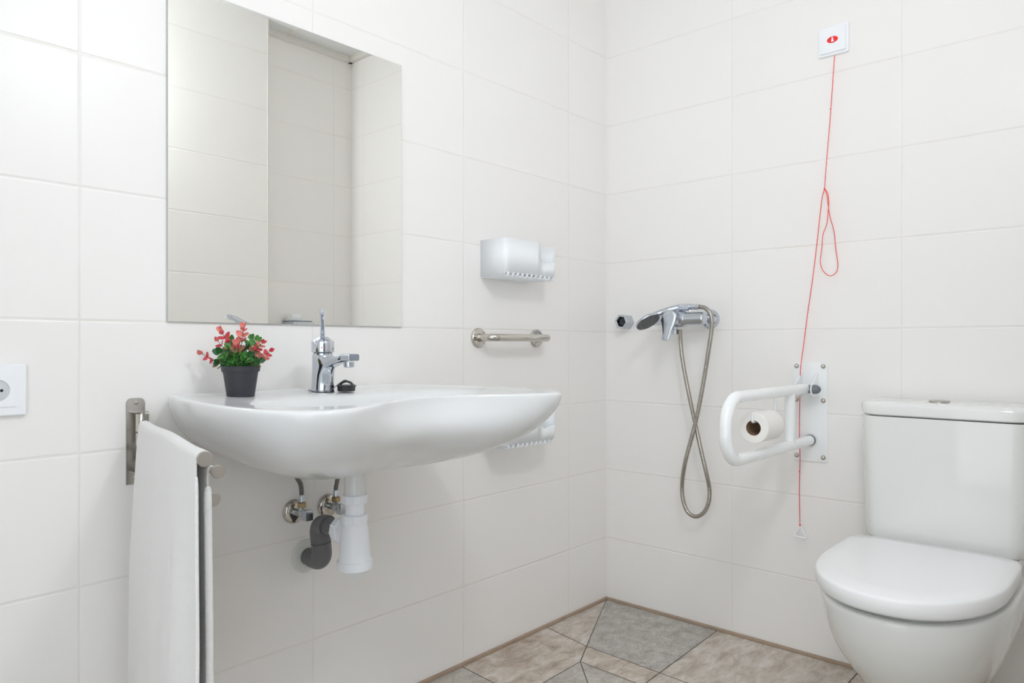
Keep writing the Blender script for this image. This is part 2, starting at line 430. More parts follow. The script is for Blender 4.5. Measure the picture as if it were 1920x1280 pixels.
prof = [(0.09, 1.0, 0.3), (0.13, 1.0, 0.38), (0.28, 0.985, 0.75), (0.45, 0.93, 0.95), (0.60, 0.85, 1), (0.72, 0.735, 1), (0.825, 0.59, 1), (0.91, 0.40, 1), (0.965, 0.22, 1), (0.985, 0.12, 1), (1.0, 0.0, 1)]
prof = [(0.10, 1.0), (0.26, 0.985), (0.42, 0.95), (0.56, 0.875), (0.69, 0.755), (0.80, 0.60), (0.895, 0.42), (0.96, 0.22), (0.985, 0.03), (0.997, 0.0)]
HB = 0.18
def under(p, g, h):
    """point on the hull: g = how deep (0..1), h = drop"""
    s = g
    x = TB.x+(p.x-TB.x)*s
    if p.y > TB.y:
        sb = min(1.0, 0.55+s*0.5) if s < 0.95 else 1.0
        sb = max(sb, s)
        y = TB.y+(p.y-TB.y)*sb
    else: y = TB.y+(p.y-TB.y)*s**1.35
    return V((XC+x, y, ZR-h))
spec = [(0.055, 0.12), (0.18, 0.155*1.12), (0.36, 0.168*1.08), (0.54, 0.171), (0.70, 0.153), (0.82, 0.127), (0.905, 0.096), (0.962, 0.062), (0.99, 0.032), (1.0, 0.012)]
spec = [(0.10, 0.172), (0.25, 0.169), (0.42, 0.160), (0.58, 0.146), (0.72, 0.127), (0.83, 0.104), (0.91, 0.079), (0.962, 0.053), (0.99, 0.029), (1.0, 0.012)]
half2 = half[:7]+[(-0.19, -0.552), (-0.10, -0.520)]
ctrl2 = [V((-0.15, -0.002, 0))]+[V((x, y, 0)) for x, y in half2]+[V((0, -0.50, 0))]+[V((-x, y, 0)) for x, y in half2[::-1]]+[V((0.15, -0.002, 0)), V((0, -0.002, 0))]
CONV = [V((p.x*(0.95 if p.x > 0 else 1), min(p.y, -0.002), 0)) for p in catmull(ctrl2, 4, True)]
for g, h in spec:
    c = min(1, max(0, (h-0.006)/0.075)); c = c*c*(3-2*c)
    rings.append([under(p.lerp(q, c), g, h) for p, q in zip(OUT, CONV)])
rings.append([V((XC+p.x, p.y, ZR-0.004)) for p in OUT])
def mixp(p, t, z): q = bowlp(p); w = p.lerp(q, t); return V((XC+w.x, w.y, z))
rings.append([mixp(p, 0.035, ZR) for p in OUT])
rings.append([mixp(p, 0.16, ZR-0.001) for p in OUT])
rings.append([mixp(p, 0.34, ZR-0.005) for p in OUT])
rings.append([mixp(p, 0.85, ZR-0.007) for p in OUT])
for s, dz, dy in ((0.97, 0.012, 0), (0.92, 0.035, 0.0), (0.84, 0.075, 0.004), (0.70, 0.105, 0.01), (0.45, 0.125, 0.02), (0.2, 0.134, 0.03), (0.06, 0.140, 0.04)):
    rings.append([(lambda w: V((XC+w.x, w.y, ZR-dz)))(bowlp(p, s, V((0, dy, 0)))) for p in OUT])
bm = new(); loft(bm, rings)
t = thing('washbasin', 'large white ceramic washbasin with a concave front, hung on the wall under the mirror', 'washbasin', (XC, 0, ZR-0.18))
obj('basin', bm, M['ceramic'], t, sub=2)
bm = new(); lathe(bm, [(0.0, 0), (0.022, 0), (0.026, 0.002), (0.018, 0.004), (0.0, 0.003)], (XC, -0.255, ZR-0.141), (0, 0, 1)); obj('drain_ring', bm, M['chrome'], t)
DECK = ZR-0.0055

# ---------------------------------------------------------------- faucet
fx, fy = -1.272, -0.100
t = thing('basin_faucet', 'chrome single-lever faucet standing on the back of the basin', 'faucet', (fx, fy, DECK))
bm = new()
rg = []
for z, r, f in ((0, 0.0265, 0), (0.002, 0.0258, 0), (0.02, 0.0248, 0.001), (0.038, 0.0240, 0.004), (0.050, 0.0236, 0.010), (0.058, 0.0235, 0.017), (0.070, 0.0235, 0.010), (0.0805, 0.0237, 0.0), (0.082, 0.0228, 0.0)):
    ring = []
    for k in range(40):
        a = 2*PI*k/40; x = r*math.cos(a); y = r*math.sin(a)
        if y < 0: y -= f*(abs(math.sin(a))**1.5); x *= 1-f*9*abs(math.sin(a))**2*0.35
        ring.append(V((fx+x, fy+y, DECK+z)))
    rg.append(ring)
loft(bm, rg)
obj('body', bm, M['chrome'], t)
bm = new(); lathe(bm, [(0.0218, 0), (0.0218, 0.0055), (0.021, 0.006)], (fx, fy, DECK+0.081)); obj('collar', bm, M['chromeb'], t)
bm = new(); lathe(bm, [(0.0205, 0), (0.0205, 0.002)], (fx, fy, DECK+0.0869)); obj('seal_ring', bm, M['boltgrey'], t)
bm = new(); lathe(bm, [(0.0240, 0), (0.0252, 0.001), (0.0252, 0.0235), (0.0245, 0.0248), (0.0150, 0.0320), (0.0120, 0.0345), (0, 0.0350)], (fx, fy, DECK+0.0885)); cap = obj('handle_cap', bm, M['chrome'], t)
tip = V((-1.348, -0.211, 1.000)); b0 = V((fx, fy, DECK+0.112))
dh_ = (tip-b0); 
bm = new(); pts = [b0-dh_*0.02, b0+dh_*0.12+V((0, 0, .001)), b0+dh_*0.5+V((0, 0, .003)), b0+dh_*0.85+V((0, 0, 0.003)), b0+dh_*0.97, tip]
tube(bm, pts, [0.011, 0.0085, 0.0062, 0.0062, 0.0062, 0.0045], 16, sq=(1.1, 0.72, 0.6), up=(0, 0, 1)); lev = obj('lever', bm, M['chrome'], cap, 30)
dd = (tip-V((fx, fy, tip.z))).normalized(); dd.z = 0; dd.normalize()
for s, mm in ((0.002, M['dredged']), (-0.002, mat('blue_dot', (0.02, 0.08, 0.5), 0.4))):
    sd = V((-dd.y, dd.x, 0))*s
    bm = new(); lathe(bm, [(0, 0), (0.0014, 0), (0.0012, 0.0005), (0, 0.0006)], V((fx, fy, DECK+0.099))+dd*0.0250+sd, dd, 12); obj('temperature_mark', bm, mm, cap)
bm = new()
rg = []
for y, z, hh, ww in ((0.0, 0.060, 0.0145, 0.0175), (-0.030, 0.066, 0.0125, 0.0165), (-0.060, 0.0725, 0.0095, 0.0150), (-0.085, 0.0775, 0.0075, 0.0142), (-0.0865, 0.0778, 0.0068, 0.0136), (-0.088, 0.0778, 0.0068, 0.0136), (-0.0895, 0.078, 0.0078, 0.0145), (-0.116, 0.078, 0.0078, 0.0145), (-0.118, 0.078, 0.0068, 0.0130)):
    rg.append([V((fx+ww*math.copysign(abs(math.cos(a))**0.35, math.cos(a)), fy+y, DECK+z+hh*math.copysign(abs(math.sin(a))**0.35, math.sin(a)))) for a in [2*PI*(k+0.5)/24 for k in range(24)]])
loft(bm, rg); spo = obj('spout', bm, M['chrome'], t, 30)
bm = new(); lathe(bm, [(0.0112, 0), (0.0112, 0.010), (0.009, 0.0115), (0.0, 0.0115)], (fx, fy-0.099, DECK+0.068), (0, 0, -1)); obj('aerator', bm, M['chromeb'], spo)

# plug with ball chain
px_, py_ = -1.232, -0.133
t = thing('sink_plug', 'black rubber sink plug with ball chain lying beside the faucet', 'plug', (px_, py_, DECK))
bm = new(); lathe(bm, [(0, 0), (0.0185, 0), (0.0195, 0.001), (0.0205, 0.011), (0.0225, 0.0115), (0.0225, 0.0135), (0.018, 0.0145), (0, 0.0145)], (px_, py_, DECK+0.0003)); obj('stopper', bm, M['black'], t)
bm = new(); tube(bm, [V((px_+RT.x*a, py_+RT.y*a, DECK+0.0135+h)) for a, h in ((-0.016, 0), (-0.010, 0.006), (0, 0.0095), (0.010, 0.006), (0.016, 0))], 0.0028, 10); obj('loop', bm, M['black'], t)
cp = catmull([V((px_, py_, DECK+0.0255)), V((px_, py_, DECK+0.0255))-RT*0.008+V((0, 0, -0.002)), V((px_, py_, DECK+0.010))-RT*0.022-FW*0.02, V((px_, py_, DECK+0.003))-RT*0.030-FW*0.024,
      V((fx, fy, DECK+0.0030))-FW*0.030+RT*0.012, V((fx, fy, DECK+0.0030))-FW*0.0315-RT*0.005, V((fx, fy, DECK+0.0030))-FW*0.028-RT*0.018, V((fx, fy, DECK+0.0030))-FW*0.010-RT*0.030, V((fx, fy, DECK+0.0030))+FW*0.006-RT*0.0290], 30)
bm = new(); acc = 0; last = cp[0]
for a, b in zip(cp[:-1], cp[1:]):
    acc += (b-a).length
    if acc > 0.0031:
        acc = 0; lathe(bm, [(0.0, -0.0014), (0.001, -0.001), (0.0014, 0), (0.001, 0.001), (0, 0.0014)], b, (0, 0, 1), 8)
tube(bm, cp[::6], 0.0005, 6)
obj('ball_chain', bm, M['chain'], t, 60)

# ---------------------------------------------------------------- potted plant
pc = V((-1.467, -0.098, ZR-0.0055))
t = thing('potted_plant', 'small potted plant with green and pink-red leaves on the left end of the basin', 'plant', pc)
bm = new(); r1, r2 = 0.0275, 0.0345
lathe(bm, [(0, 0.002), (0.020, 0.002), (0.022, 0), (r1-0.0005, 0), (r1, 0.002), (r2, 0.0505), (0.0372, 0.0505), (0.0382, 0.0600), (0.0395, 0.0612), (0.0395, 0.0622), (0.0372, 0.0622), (0.0345, 0.053), (0.033, 0.050), (0, 0.050)], pc, seg=48); pot = obj('pot', bm, M['pot'], t, 40)
bm = new(); lathe(bm, [(0, 0), (0.0338, 0), (0.0338, 0.003), (0, 0.006)], pc+V((0, 0, 0.0495))); obj('soil', bm, M['soil'], t)

def leaf(bm, p, d, nrm, L, W, mi):
    d = d.normalized(); s = d.cross(nrm).normalized(); n = s.cross(d).normalized()
    rows = 7; vs = []
    for i in range(rows):
        f = i/(rows-1); w = W*(math.sin(PI*min(1, f**0.8*0.97+0.03))**0.62)
        if i == 0: w = W*0.12
        if i == rows-1: w = W*0.18
        c = p+d*(L*f)+n*(L*0.22*f*f)
        vs.append([bm.verts.new(c+s*w*x+n*(abs(x)**2*W*0.30)) for x in (-1, -0.5, 0, 0.5, 1)])
    for a, b in zip(vs[:-1], vs[1:]):
        for k in range(4):
            f = bm.faces.new((a[k], a[k+1], b[k+1], b[k])); f.material_index = mi
UP = V((0, 0, 1))
LM = [M['leafd'], M['leaf'], M['leafo'], M['leafp'], M['leafr']]
# sprigs: tip offset (right, up, towards camera) in px of the photo (1 px = 1.1 mm), number of pairs, leaf length, red start
sprigs = [(-74, 28, 4, 6, 8.8, 0.50), (-50, 52, -14, 6, 8.2, 0.62), (-37, 71, 4, 7, 9.0, 0.38), (4, 77, -6, 7, 9.2, 0.45), (2, 46, 22, 5, 9.6, 0.55), (40, 48, -8, 6, 8.2, 0.50), (60, 33, 6, 6, 8.2, 0.42),
          (-34, 22, 14, 4, 10.5, 2), (-15, 28, 18, 4, 10, 2), (22, 18, 16, 4, 10, 2), (28, 38, -12, 4, 10, 2), (-22, 38, -10, 5, 10, 2), (14, 40, -18, 4, 10, 2), (40, 12, 12, 4, 9, 2), (-40, 8, 6, 4, 9.5, 2), (0, 16, -14, 4, 10, 2)]
top = pc+V((0, 0, 0.054))
for (dx, dz, dc, npair, ll, red) in sprigs:
    k = 0.0011
    tipv = top+RT*dx*k*0.95+UP*(dz*k*(1.35 if red == 2 else 1)+0.002)-FW*dc*k*0.9
    base = top+RT*dx*k*0.12-FW*dc*k*0.2+V((random.uniform(-.004, .004), random.uniform(-.004, .004), -0.002))
    mid = base.lerp(tipv, 0.5)+UP*(-0.006 if abs(dx) > 45 else 0.003)+RT*(-dx*k*0.08)
    path = catmull([base, mid, tipv], 12)
    bm = new(); tube(bm, path, [0.0012-0.0007*i/len(path) for i in range(len(path))], 6); so = obj('sprig_stem', bm, M['stem'], t)
    bm = new(); n = len(path)
    for q in range(npair+1):
        f = 0.18+0.82*q/npair if red < 2 else 0.25+0.75*q/npair
        idx = min(n-1, int(f*(n-1))); p = path[idx]; d = (path[min(n-1, idx+1)]-path[max(0, idx-1)]).normalized()
        side = d.cross(FW if q % 2 else (FW*0.4+UP*0.6+RT*0.3)).normalized()
        L = (1.3 if red == 2 else 1.16)*ll*k*(1.28 if q < npair-1 else 1.0)*random.uniform(0.9, 1.12)
        if red < 2: mi = (random.choice((0, 1, 1)) if f < red-0.04 else (2 if f < red+0.16 else random.choice((3, 3, 4))))
        else: mi = random.choice((0, 1, 1, 1))
        for sg in (-1, 1):
            dr = (side*sg+d*(0.45 if q < npair else 1.6)+V([random.uniform(-.25, .25) for _ in range(3)])).normalized()
            leaf(bm, p, dr, (d+V([random.uniform(-.5, .5) for _ in range(3)])-FW*0.9), L, L*0.43, mi)
    o = obj('foliage', bm, LM, so, 60, recalc=False)
    sm = o.modifiers.new('thickness', 'SOLIDIFY'); sm.thickness = 0.0005

# ---------------------------------------------------------------- towel rail and towel
piv = V((-1.634, -0.030, 0.0))
t = thing('towel_rail', 'steel swing-arm towel rail with three arms on the wall left of the basin', 'towel rail', (-1.636, 0, 0.66))
bm = new(); N = 10
pl = []
w = 0.0175; zt_, zb_ = 0.824, 0.655
for i in range(N+1): a = PI*i/N; pl.append(V((-1.636+w*math.cos(a)*1.0, -0.0003, zt_-0.009+0.009*math.sin(a)))) 
pl = [V((-1.636+w, -0.0003, zb_)), V((-1.636+w, -0.0003, zt_-0.010))] + [V((-1.636+w-0.010+0.010*math.cos(a), -0.0003, zt_-0.010+0.010*math.sin(a))) for a in (PI/8, PI/4, 3*PI/8, PI/2)] + \
     [V((-1.636-w+0.010+0.010*math.cos(a), -0.0003, zt_-0.010+0.010*math.sin(a))) for a in (PI/2, 5*PI/8, 3*PI/4, 7*PI/8, PI)] + [V((-1.636-w, -0.0003, zb_))]
prism(bm, pl, (0, -0.0025, 0), 0.0004); pla = obj('wall_plate', bm, M['brushed'], t)
for z in (0.8145, 0.668):
    bm = new(); lathe(bm, [(0.0045, 0), (0.0045, 0.001), (0.003, 0.0025), (0, 0.003)], (-1.636, -0.0028, z), (0, -1, 0), 16); obj('screw', bm, M['nickel'], pla)
for z in (0.797, 0.680):
    bm = new(); box(bm, (-1.648, -0.032, z), (-1.622, -0.002, z+0.0015)); obj('bracket', bm, M['brushed'], t)
bm = new(); tube(bm, [piv+V((0, 0, z)) for z in (0.6815, 0.797)], 0.0035, 12); obj('pivot_pin', bm, M['nickel'], t)
arms = [(V((-1.749, -0.538, 0.773)), 0.0095), (V((-1.708, -0.492, 0.745)), 0.0085), (V((-1.717, -0.497, 0.707)), 0.0085)]
for e, r in arms:
    s = V((piv.x, piv.y, e.z)); d = (e-s).normalized()
    bm = new(); tube(bm, [s, e-d*0.006], r*0.78, 16); lathe(bm, [(0.0118, -0.0125 if e.z < 0.76 else -0.012), (0.0118, 0.0125 if e.z < .76 else 0.0215)], s, (0, 0, 1), 24)
    a = obj('arm', bm, M['nickel'], t)
    bm = new(); lathe(bm, [(r*0.9, 0), (r*1.12, 0.0005), (r*1.15, 0.006), (r*1.05, 0.0072), (0, 0.0074)], e-d*0.0072, d, 28); obj('end_cap', bm, M['satin'], a)
e, r = arms[0]; s = V((piv.x, piv.y, e.z)); d = (e-s).normalized(); nn = V((d.y, -d.x, 0)).normalized()     # nn points to the left (-X)
if nn.x > 0: nn = -nn
Ln = (e-s).length
bm = new(); rows = 64; cols = 40; grid = []
R = r*0.78+0.0024
prof = []    # (side offset, z offset, v)
HF, HBk = 0.56, 0.54
nf = 26
for i in range(nf): prof.append((R, -HF*(1-i/nf), -(1-i/nf)))
for i in range(13): a = PI*i/12; prof.append((R*math.cos(a), R*math.sin(a), 0))
for i in range(1, nf+1): prof.append((-R, -HBk*i/nf, i/nf))
for (o_, z_, v_) in prof:
    row = []
    for j in range(cols+1):
        u = j/cols
        av = abs(v_)
        # towel spreads a little towards the hem; gentle vertical folds
        u2 = 0.050+u*(0.938) + (u-0.5)*av*0.05
        if v_ > 0: u2 = 0.06+u*0.878+(u-0.5)*av*0.04
        fold = (0.45 if v_ > 0 else 1.5)*(0.0035*math.sin(u*17+0.6)+0.002*math.sin(u*31+1+av*2)+0.0025*math.sin(u*9+2.0))*min(1, av*2.2)
        flare = (0.010*av**0.7 if v_ < 0 else 0.0)
        sag = -0.0015*math.sin(u*PI*3)*(1 if v_ == 0 else 0)
        p = s+d*(Ln*u2)+nn*(o_+fold+flare)+V((0, 0, z_+sag))
        row.append(bm.verts.new(p))
    grid.append(row)
for a, b in zip(grid[:-1], grid[1:]):
    for k in range(cols): bm.faces.new((a[k], a[k+1], b[k+1], b[k]))
for (lo, hi, k, rr_) in ((nf+14, len(grid), cols, 0.0040), (0, nf, cols, 0.0012)):
    pth = [grid[i][k].co.copy() for i in range(lo, hi)]
    if len(pth) > 2: tube(bm, pth, rr_, 10)
tw = obj('hand_towel', bm, M['towel'], None, 80)
sm = tw.modifiers.new('thickness', 'SOLIDIFY'); sm.thickness = 0.0032; sm.offset = 0
sb = tw.modifiers.new('smooth', 'SUBSURF'); sb.levels = 1; sb.render_levels = 1
tag(tw, 'white towel hanging over the top arm of the towel rail', 'towel')

# ---------------------------------------------------------------- valves, hoses, trap
def make_valve(x, z, label):
    t = thing('angle_valve', label, 'valve', (x, 0, z), 'angle valves under the basin')
    bm = new(); lathe(bm, [(0.0285, 0.0005), (0.028, 0.004), (0.0235, 0.009), (0.016, 0.011), (0.0, 0.011)], (x, 0, z), (0, -1, 0), 36); obj('wall_flange', bm, M['nickel'], t)
    bm = new(); lathe(bm, [(0.0085, 0.009), (0.0085, 0.040), (0.0105, 0.041), (0.0105, 0.050), (0, 0.050)], (x, 0, z), (0, -1, 0), 20)
    tube(bm, [(x, -0.035, z), (x, -0.035, z+0.016)], 0.0075, 16); obj('body', bm, M['chromeb'], t)
    bm = new(); lathe(bm, [(0.0105, 0), (0.0112, 0.001), (0.0112, 0.011), (0.0105, 0.012)], (x, -0.035, z+0.014), (0, 0, 1), hexa=6); obj('compression_nut', bm, M['brass'], t, 20)
    bm = new(); box(bm, (x-0.0095, -0.068, z-0.012), (x+0.0095, -0.049, z+0.012), 0.002); lathe(bm, [(0.0075, 0.046), (0.0075, 0.052)], (x, 0, z), (0, -1, 0), 16); obj('handle', bm, M['chromeb'], t)
    return t
v1 = atY(550, 958, 0); v2 = atY(614, 947, 0)
va = make_valve(v1.x, v1.z, 'left one of the two chrome angle valves on the wall under the basin')
vb = dup(va, (v2.x-v1.x, 0, v2.z-v1.z), 'right chrome angle valve under the basin, partly behind the white bottle trap')
def supply(P, label):
    t = thing('supply_hose', label, 'hose', P[0], 'supply hoses under the basin')
    bm = new(); tube(bm, catmull(P, 10), 0.0052, 14); obj('braided_tube', bm, M['braid'], t)
    bm = new(); lathe(bm, [(0.0048, 0), (0.0068, 0.002), (0.0068, 0.016), (0.0058, 0.018)], V(P[0])+V((0, 0, -0.002)), (0, 0, 1), 18); obj('ferrule', bm, M['chromeb'], t)
supply([V((v1.x, -0.035, v1.z+0.027)), V((v1.x, -0.035, v1.z+0.046)), V((v1.x-0.004, -0.037, v1.z+0.068)), V((v1.x-0.018, -0.042, v1.z+0.092)), V((v1.x-0.03, -0.05, v1.z+0.15))], 'dark braided supply hose rising from the left angle valve')
supply([V((v2.x, -0.035, v2.z+0.027)), V((v2.x, -0.035, v2.z+0.046)), V((v2.x+0.003, -0.037, v2.z+0.068)), V((v2.x+0.010, -0.045, v2.z+0.15))], 'dark braided supply hose rising from the right angle valve')

tx, ty = -1.262, -0.206
kz = lambda y: CAM.z-(y-646)/F*1.571
t = thing('bottle_trap', 'white plastic bottle trap hanging under the basin drain', 'drain trap', (tx, ty, kz(1078)))
bm = new(); lathe(bm, [(0.023, 0), (0.023, kz(895)-kz(926)+0.012)], (tx, ty, kz(926)), (0, 0, 1)); obj('tailpiece', bm, M['ceramic'], t)
def nut(name, z, r, h, m, par, axis=(0, 0, 1), org=None):
    bm = new(); prof = [(r-0.002, 0), (r, 0.002), (r, h-0.002), (r-0.002, h)]
    o = V(org) if org else V((tx, ty, z))
    lathe(bm, prof, o, axis, 36)
    ax = V(axis); ref = UP if abs(ax.z) < .9 else V((1, 0, 0)); u = (ref-ax*ref.dot(ax)).normalized(); w = ax.cross(u)
    for k in range(10):
        a = 2*PI*k/10+0.2; c = u*math.cos(a)+w*math.sin(a)
        lathe(bm, [(0.0022, 0.001), (0.0022, h-0.001)], o+c*(r-0.0008), axis, 8)
    return obj(name, bm, m, par, 40)
nut('upper_nut', kz(943), 0.0268, kz(926)-kz(943), M['trap'], t)
bm = new(); lathe(bm, [(0.0205, 0), (0.0205, 0.03)], (tx, ty, kz(966)), (0, 0, 1)); obj('inlet_pipe', bm, M['trap'], t)
nut('lower_nut', kz(981), 0.0272, kz(963)-kz(981), M['trap'], t)
bm = new(); lathe(bm, [(0.0290, 0), (0.0340, kz(1052)-kz(984))][::-1] and [(0.0345, kz(1052)), (0.0295, kz(990)), (0.0268, kz(984)), (0.026, kz(980))], (tx, ty, 0), (0, 0, 1), 48); obj('body', bm, M['trap'], t)
bm = new(); lathe(bm, [(0.0, kz(1080)), (0.020, kz(1079)), (0.032, kz(1069)), (0.0378, kz(1064)), (0.0385, kz(1060)), (0.0378, kz(1049)), (0.034, kz(1048))], (tx, ty, 0), (0, 0, 1), 48); obj('bottom_cup', bm, M['trap'], t)
zo = kz(1000)
bm = new(); tube(bm, [(tx, ty+0.015, zo), (tx, ty+0.055, zo)], 0.0225, 28); obj('side_outlet', bm, M['trap'], t)
nut('outlet_nut', 0, 0.0275, 0.020, M['trap'], t, (0, 1, 0), (tx, ty+0.038, zo))
# waste pipe
zw = atY(577, 1040, 0).z; xw = -1.252
t = thing('waste_pipe', 'dark grey plastic waste pipe with two bends between bottle trap and wall', 'pipe', (xw, 0, zw))
yd = -0.070
bm = new(); P = fillet([(tx, ty+0.052, zo), (tx, yd, zo), (xw, yd+0.0, zw), (xw, -0.004, zw)], [0.024, 0.024], 10)
tube(bm, P, 0.0200, 28); obj('pipe', bm, M['greypipe'], t, 50)
mk_ = lambda a, b, r: (tube(bm, [a, b], r, 28))
bm = new(); tube(bm, fillet([(tx, yd-0.036, zo), (tx, yd, zo), (tx+(xw-tx)*0.45, yd, zo+(zw-zo)*0.45)], 0.0242, 10), 0.0232, 30); obj('upper_elbow', bm, M['greypipe'], t, 50)
bm = new(); tube(bm, fillet([(tx+(xw-tx)*0.5, yd, zo+(zw-zo)*0.5), (xw, yd, zw), (xw, yd+0.040, zw)], 0.0242, 10), 0.0226, 30); obj('lower_elbow', bm, M['greypipe'], t, 50)
bm = new(); lathe(bm, [(0.040, 0.0005), (0.040, 0.002), (0.037, 0.006), (0.024, 0.009), (0.0225, 0.009)], (xw, 0, zw), (0, -1, 0), 40); o = obj('wall_rosette', bm, M['rosette'], t); o['label'] = 'white round wall rosette'

# ---------------------------------------------------------------- caddies
def make_caddy(x0, x1, z0, label):
    t = thing('shower_caddy', label, 'shower shelf', ((x0+x1)/2, 0, z0), 'white plastic caddies on the left wall')
    D = 0.103; H = 0.108; th = 0.0022; rc = 0.013
    cxp = (x0+x1)/2
    path = [V((x0, -0.001, 0)), V((x0-0.002, -D+rc, 0))] + [V((x0-0.002+rc-rc*math.cos(a), -D+rc-rc*math.sin(a), 0)) for a in (PI/8, PI/4, 3*PI/8, PI/2)]
    nL = len(path)
    xn0 = x0+0.150                    # start of the low opening
    mid = [V((x, -D, 0)) for x in (x0+0.06, x0+0.10, x0+0.14, xn0)]
    low = [V((x, -D, 0)) for x in (xn0+0.004, xn0+0.012, xn0+0.024)]
    path += mid+low
    endc = [V((x1-0.012+0.012*math.sin(a), -D+0.012-0.012*math.cos(a), 0)) for a in (0, PI/6, PI/3, PI/2)]
    path += endc + [V((x1, -0.05, 0)), V((x1, -0.001, 0))]
    bm = new(); bot, topv = [], []
    for i, p in enumerate(path):
        h = H
        if p.y <= -D+1e-6 and p.x > xn0+0.001:
            f = (p.x-xn0)/0.02; h = H*0.42+ (H*0.25*(1-min(1, f))**2)
            h = max(h, H*0.42)
        if p.x > x1-0.0121 and p.y > -D+0.002: h = H*0.96
        elif p.x > x1-0.013: h = H*0.5
        bot.append(bm.verts.new(p+V((0, 0, z0+(0.007 if p.y < -D+rc*0.6 else 0))))); topv.append(bm.verts.new(p+V((0.0, -0.002 if p.y < -0.01 else 0, z0+h))))
    for i in range(len(path)-1): bm.faces.new((bot[i], bot[i+1], topv[i+1], topv[i]))
    a = bm.verts.new((x0, -0.001, z0)); b = bm.verts.new((x1, -0.001, z0)); c = bm.verts.new((x1, -0.001, z0+H*0.97)); d = bm.verts.new((x0, -0.001, z0+H*1.0))
    bm.faces.new((a, b, c, d))
    o = obj('shell', bm, M['caddy'], t, 30); s = o.modifiers.new('thickness', 'SOLIDIFY'); s.thickness = th; s.offset = 0
    bm = new(); n = 11
    for k in range(n):
        x = x0+0.010+(x1-x0-0.020)*k/(n-1)
        tube(bm, [(x, -D+0.0005, z0+0.009), (x, -D+0.0005, z0+0.002), (x, -D+0.004, z0-0.0005), (x, -0.002, z0-0.0005)], 0.0036, 10)
    box(bm, (x0, -0.008, z0-0.003), (x1, -0.002, z0+0.001), 0.001)
    obj('slatted_floor', bm, M['caddy'], t, 50)
    return t
ca = make_caddy(-0.660, -0.431, 1.131, 'white plastic shower caddy high on the wall, above the steel grab bar')
cb = dup(ca, (0.0, 0, -0.503), 'white plastic shower caddy half hidden behind the right end of the basin')

# ---------------------------------------------------------------- grab bar left wall
g1 = atY(896, 632, 0); g2 = atY(1004, 633, 0); gz = 0.950
t = thing('grab_bar', 'short polished steel grab bar mounted under the upper caddy', 'grab bar', ((g1.x+g2.x)/2, 0, gz))
bm = new(); tube(bm, fillet([(g1.x, -0.006, gz), (g1.x, -0.062, gz), (g2.x, -0.062, gz), (g2.x, -0.006, gz)], 0.027, 10), 0.0112, 24); obj('bar', bm, M['nickel'], t, 50)
for x in (g1.x, g2.x):
    bm = new(); lathe(bm, [(0.0285, 0.0005), (0.0285, 0.006), (0.0265, 0.0085), (0.0135, 0.0095), (0.0130, 0.014), (0.011, 0.014)], (x, 0, gz), (0, -1, 0), 40); obj('flange', bm, M['nickel'], t, 30)

# ---------------------------------------------------------------- shower mixer (right wall)
my, mz = -0.335, 1.013
t = thing('shower_mixer', 'chrome lever shower mixer on the right wall, hose leaving its underside', 'shower mixer', (0, my, mz))
xm = -0.078
for s in (-1, 1):
    y = my+s*0.075
    bm = new(); lathe(bm, [(0.032, 0.0005), (0.032, 0.004), (0.027, 0.012), (0.014, 0.016)], (0, y, mz), (-1, 0, 0), 36); tube(bm, [(-0.014, y, mz), (-0.055, y, mz)], 0.011, 20)
    obj('wall_union', bm, M['chrome'], t)
bm = new()
yl, yr = my+0.094, my-0.094
prof = [(0.0, 0.0), (0.0185, 0.001), (0.0210, 0.006), (0.0210, 0.060), (0.0245, 0.066), (0.0265, 0.078), (0.0265, 0.110), (0.0245, 0.122), (0.0210, 0.128), (0.0210, 0.182), (0.0185, 0.187), (0, 0.188)]
lathe(bm, prof, (xm, yl, mz), (0, -1, 0), 36); obj('body', bm, M['chrome'], t, 40)
bm = new(); lathe(bm, [(0.020, 0.0), (0.022, 0.02), (0.0235, 0.040), (0.0235, 0.048)], (xm, my, mz), (-1, 0, 0), 32); obj('cartridge_housing', bm, M['chrome'], t)
# lever: paddle hanging down in front
bm = new()
xh = xm-0.052
lathe(bm, [(0.0245, 0), (0.0265, 0.003), (0.0255, 0.012), (0.018, 0.017), (0, 0.019)], (xh+0.004, my, mz), (-1, 0, 0), 32)
P = [V((xh-0.006, my, mz+0.012)), V((xh-0.010, my, mz-0.005)), V((xh-0.014, my, mz-0.022)), V((xh-0.022, my, mz-0.045)), V((xh-0.030, my, mz-0.066)), V((xh-0.032, my, mz-0.070))]
tube(bm, P, [0.019, 0.0225, 0.0175, 0.0115, 0.0112, 0.008], 20, sq=(0.36, 1.2, 0.7), up=(1, 0, 0)); obj('lever', bm, M['chromeb'], t, 35)
bm = new(); yo = my+0.012; lathe(bm, [(0.0085, 0), (0.0085, 0.012), (0.0110, 0.013), (0.0110, 0.028), (0.008, 0.029)], (xm, yo, mz-0.022), (0, 0, -1), 18); obj('hose_outlet', bm, M['chromeb'], t)
hz_ = mz+0.028
bm = new(); box(bm, (xm-0.012, my-0.010, mz+0.018), (xm+0.012, my+0.014, mz+0.034), 0.003); obj('handset_cradle', bm, M['chrome'], t)

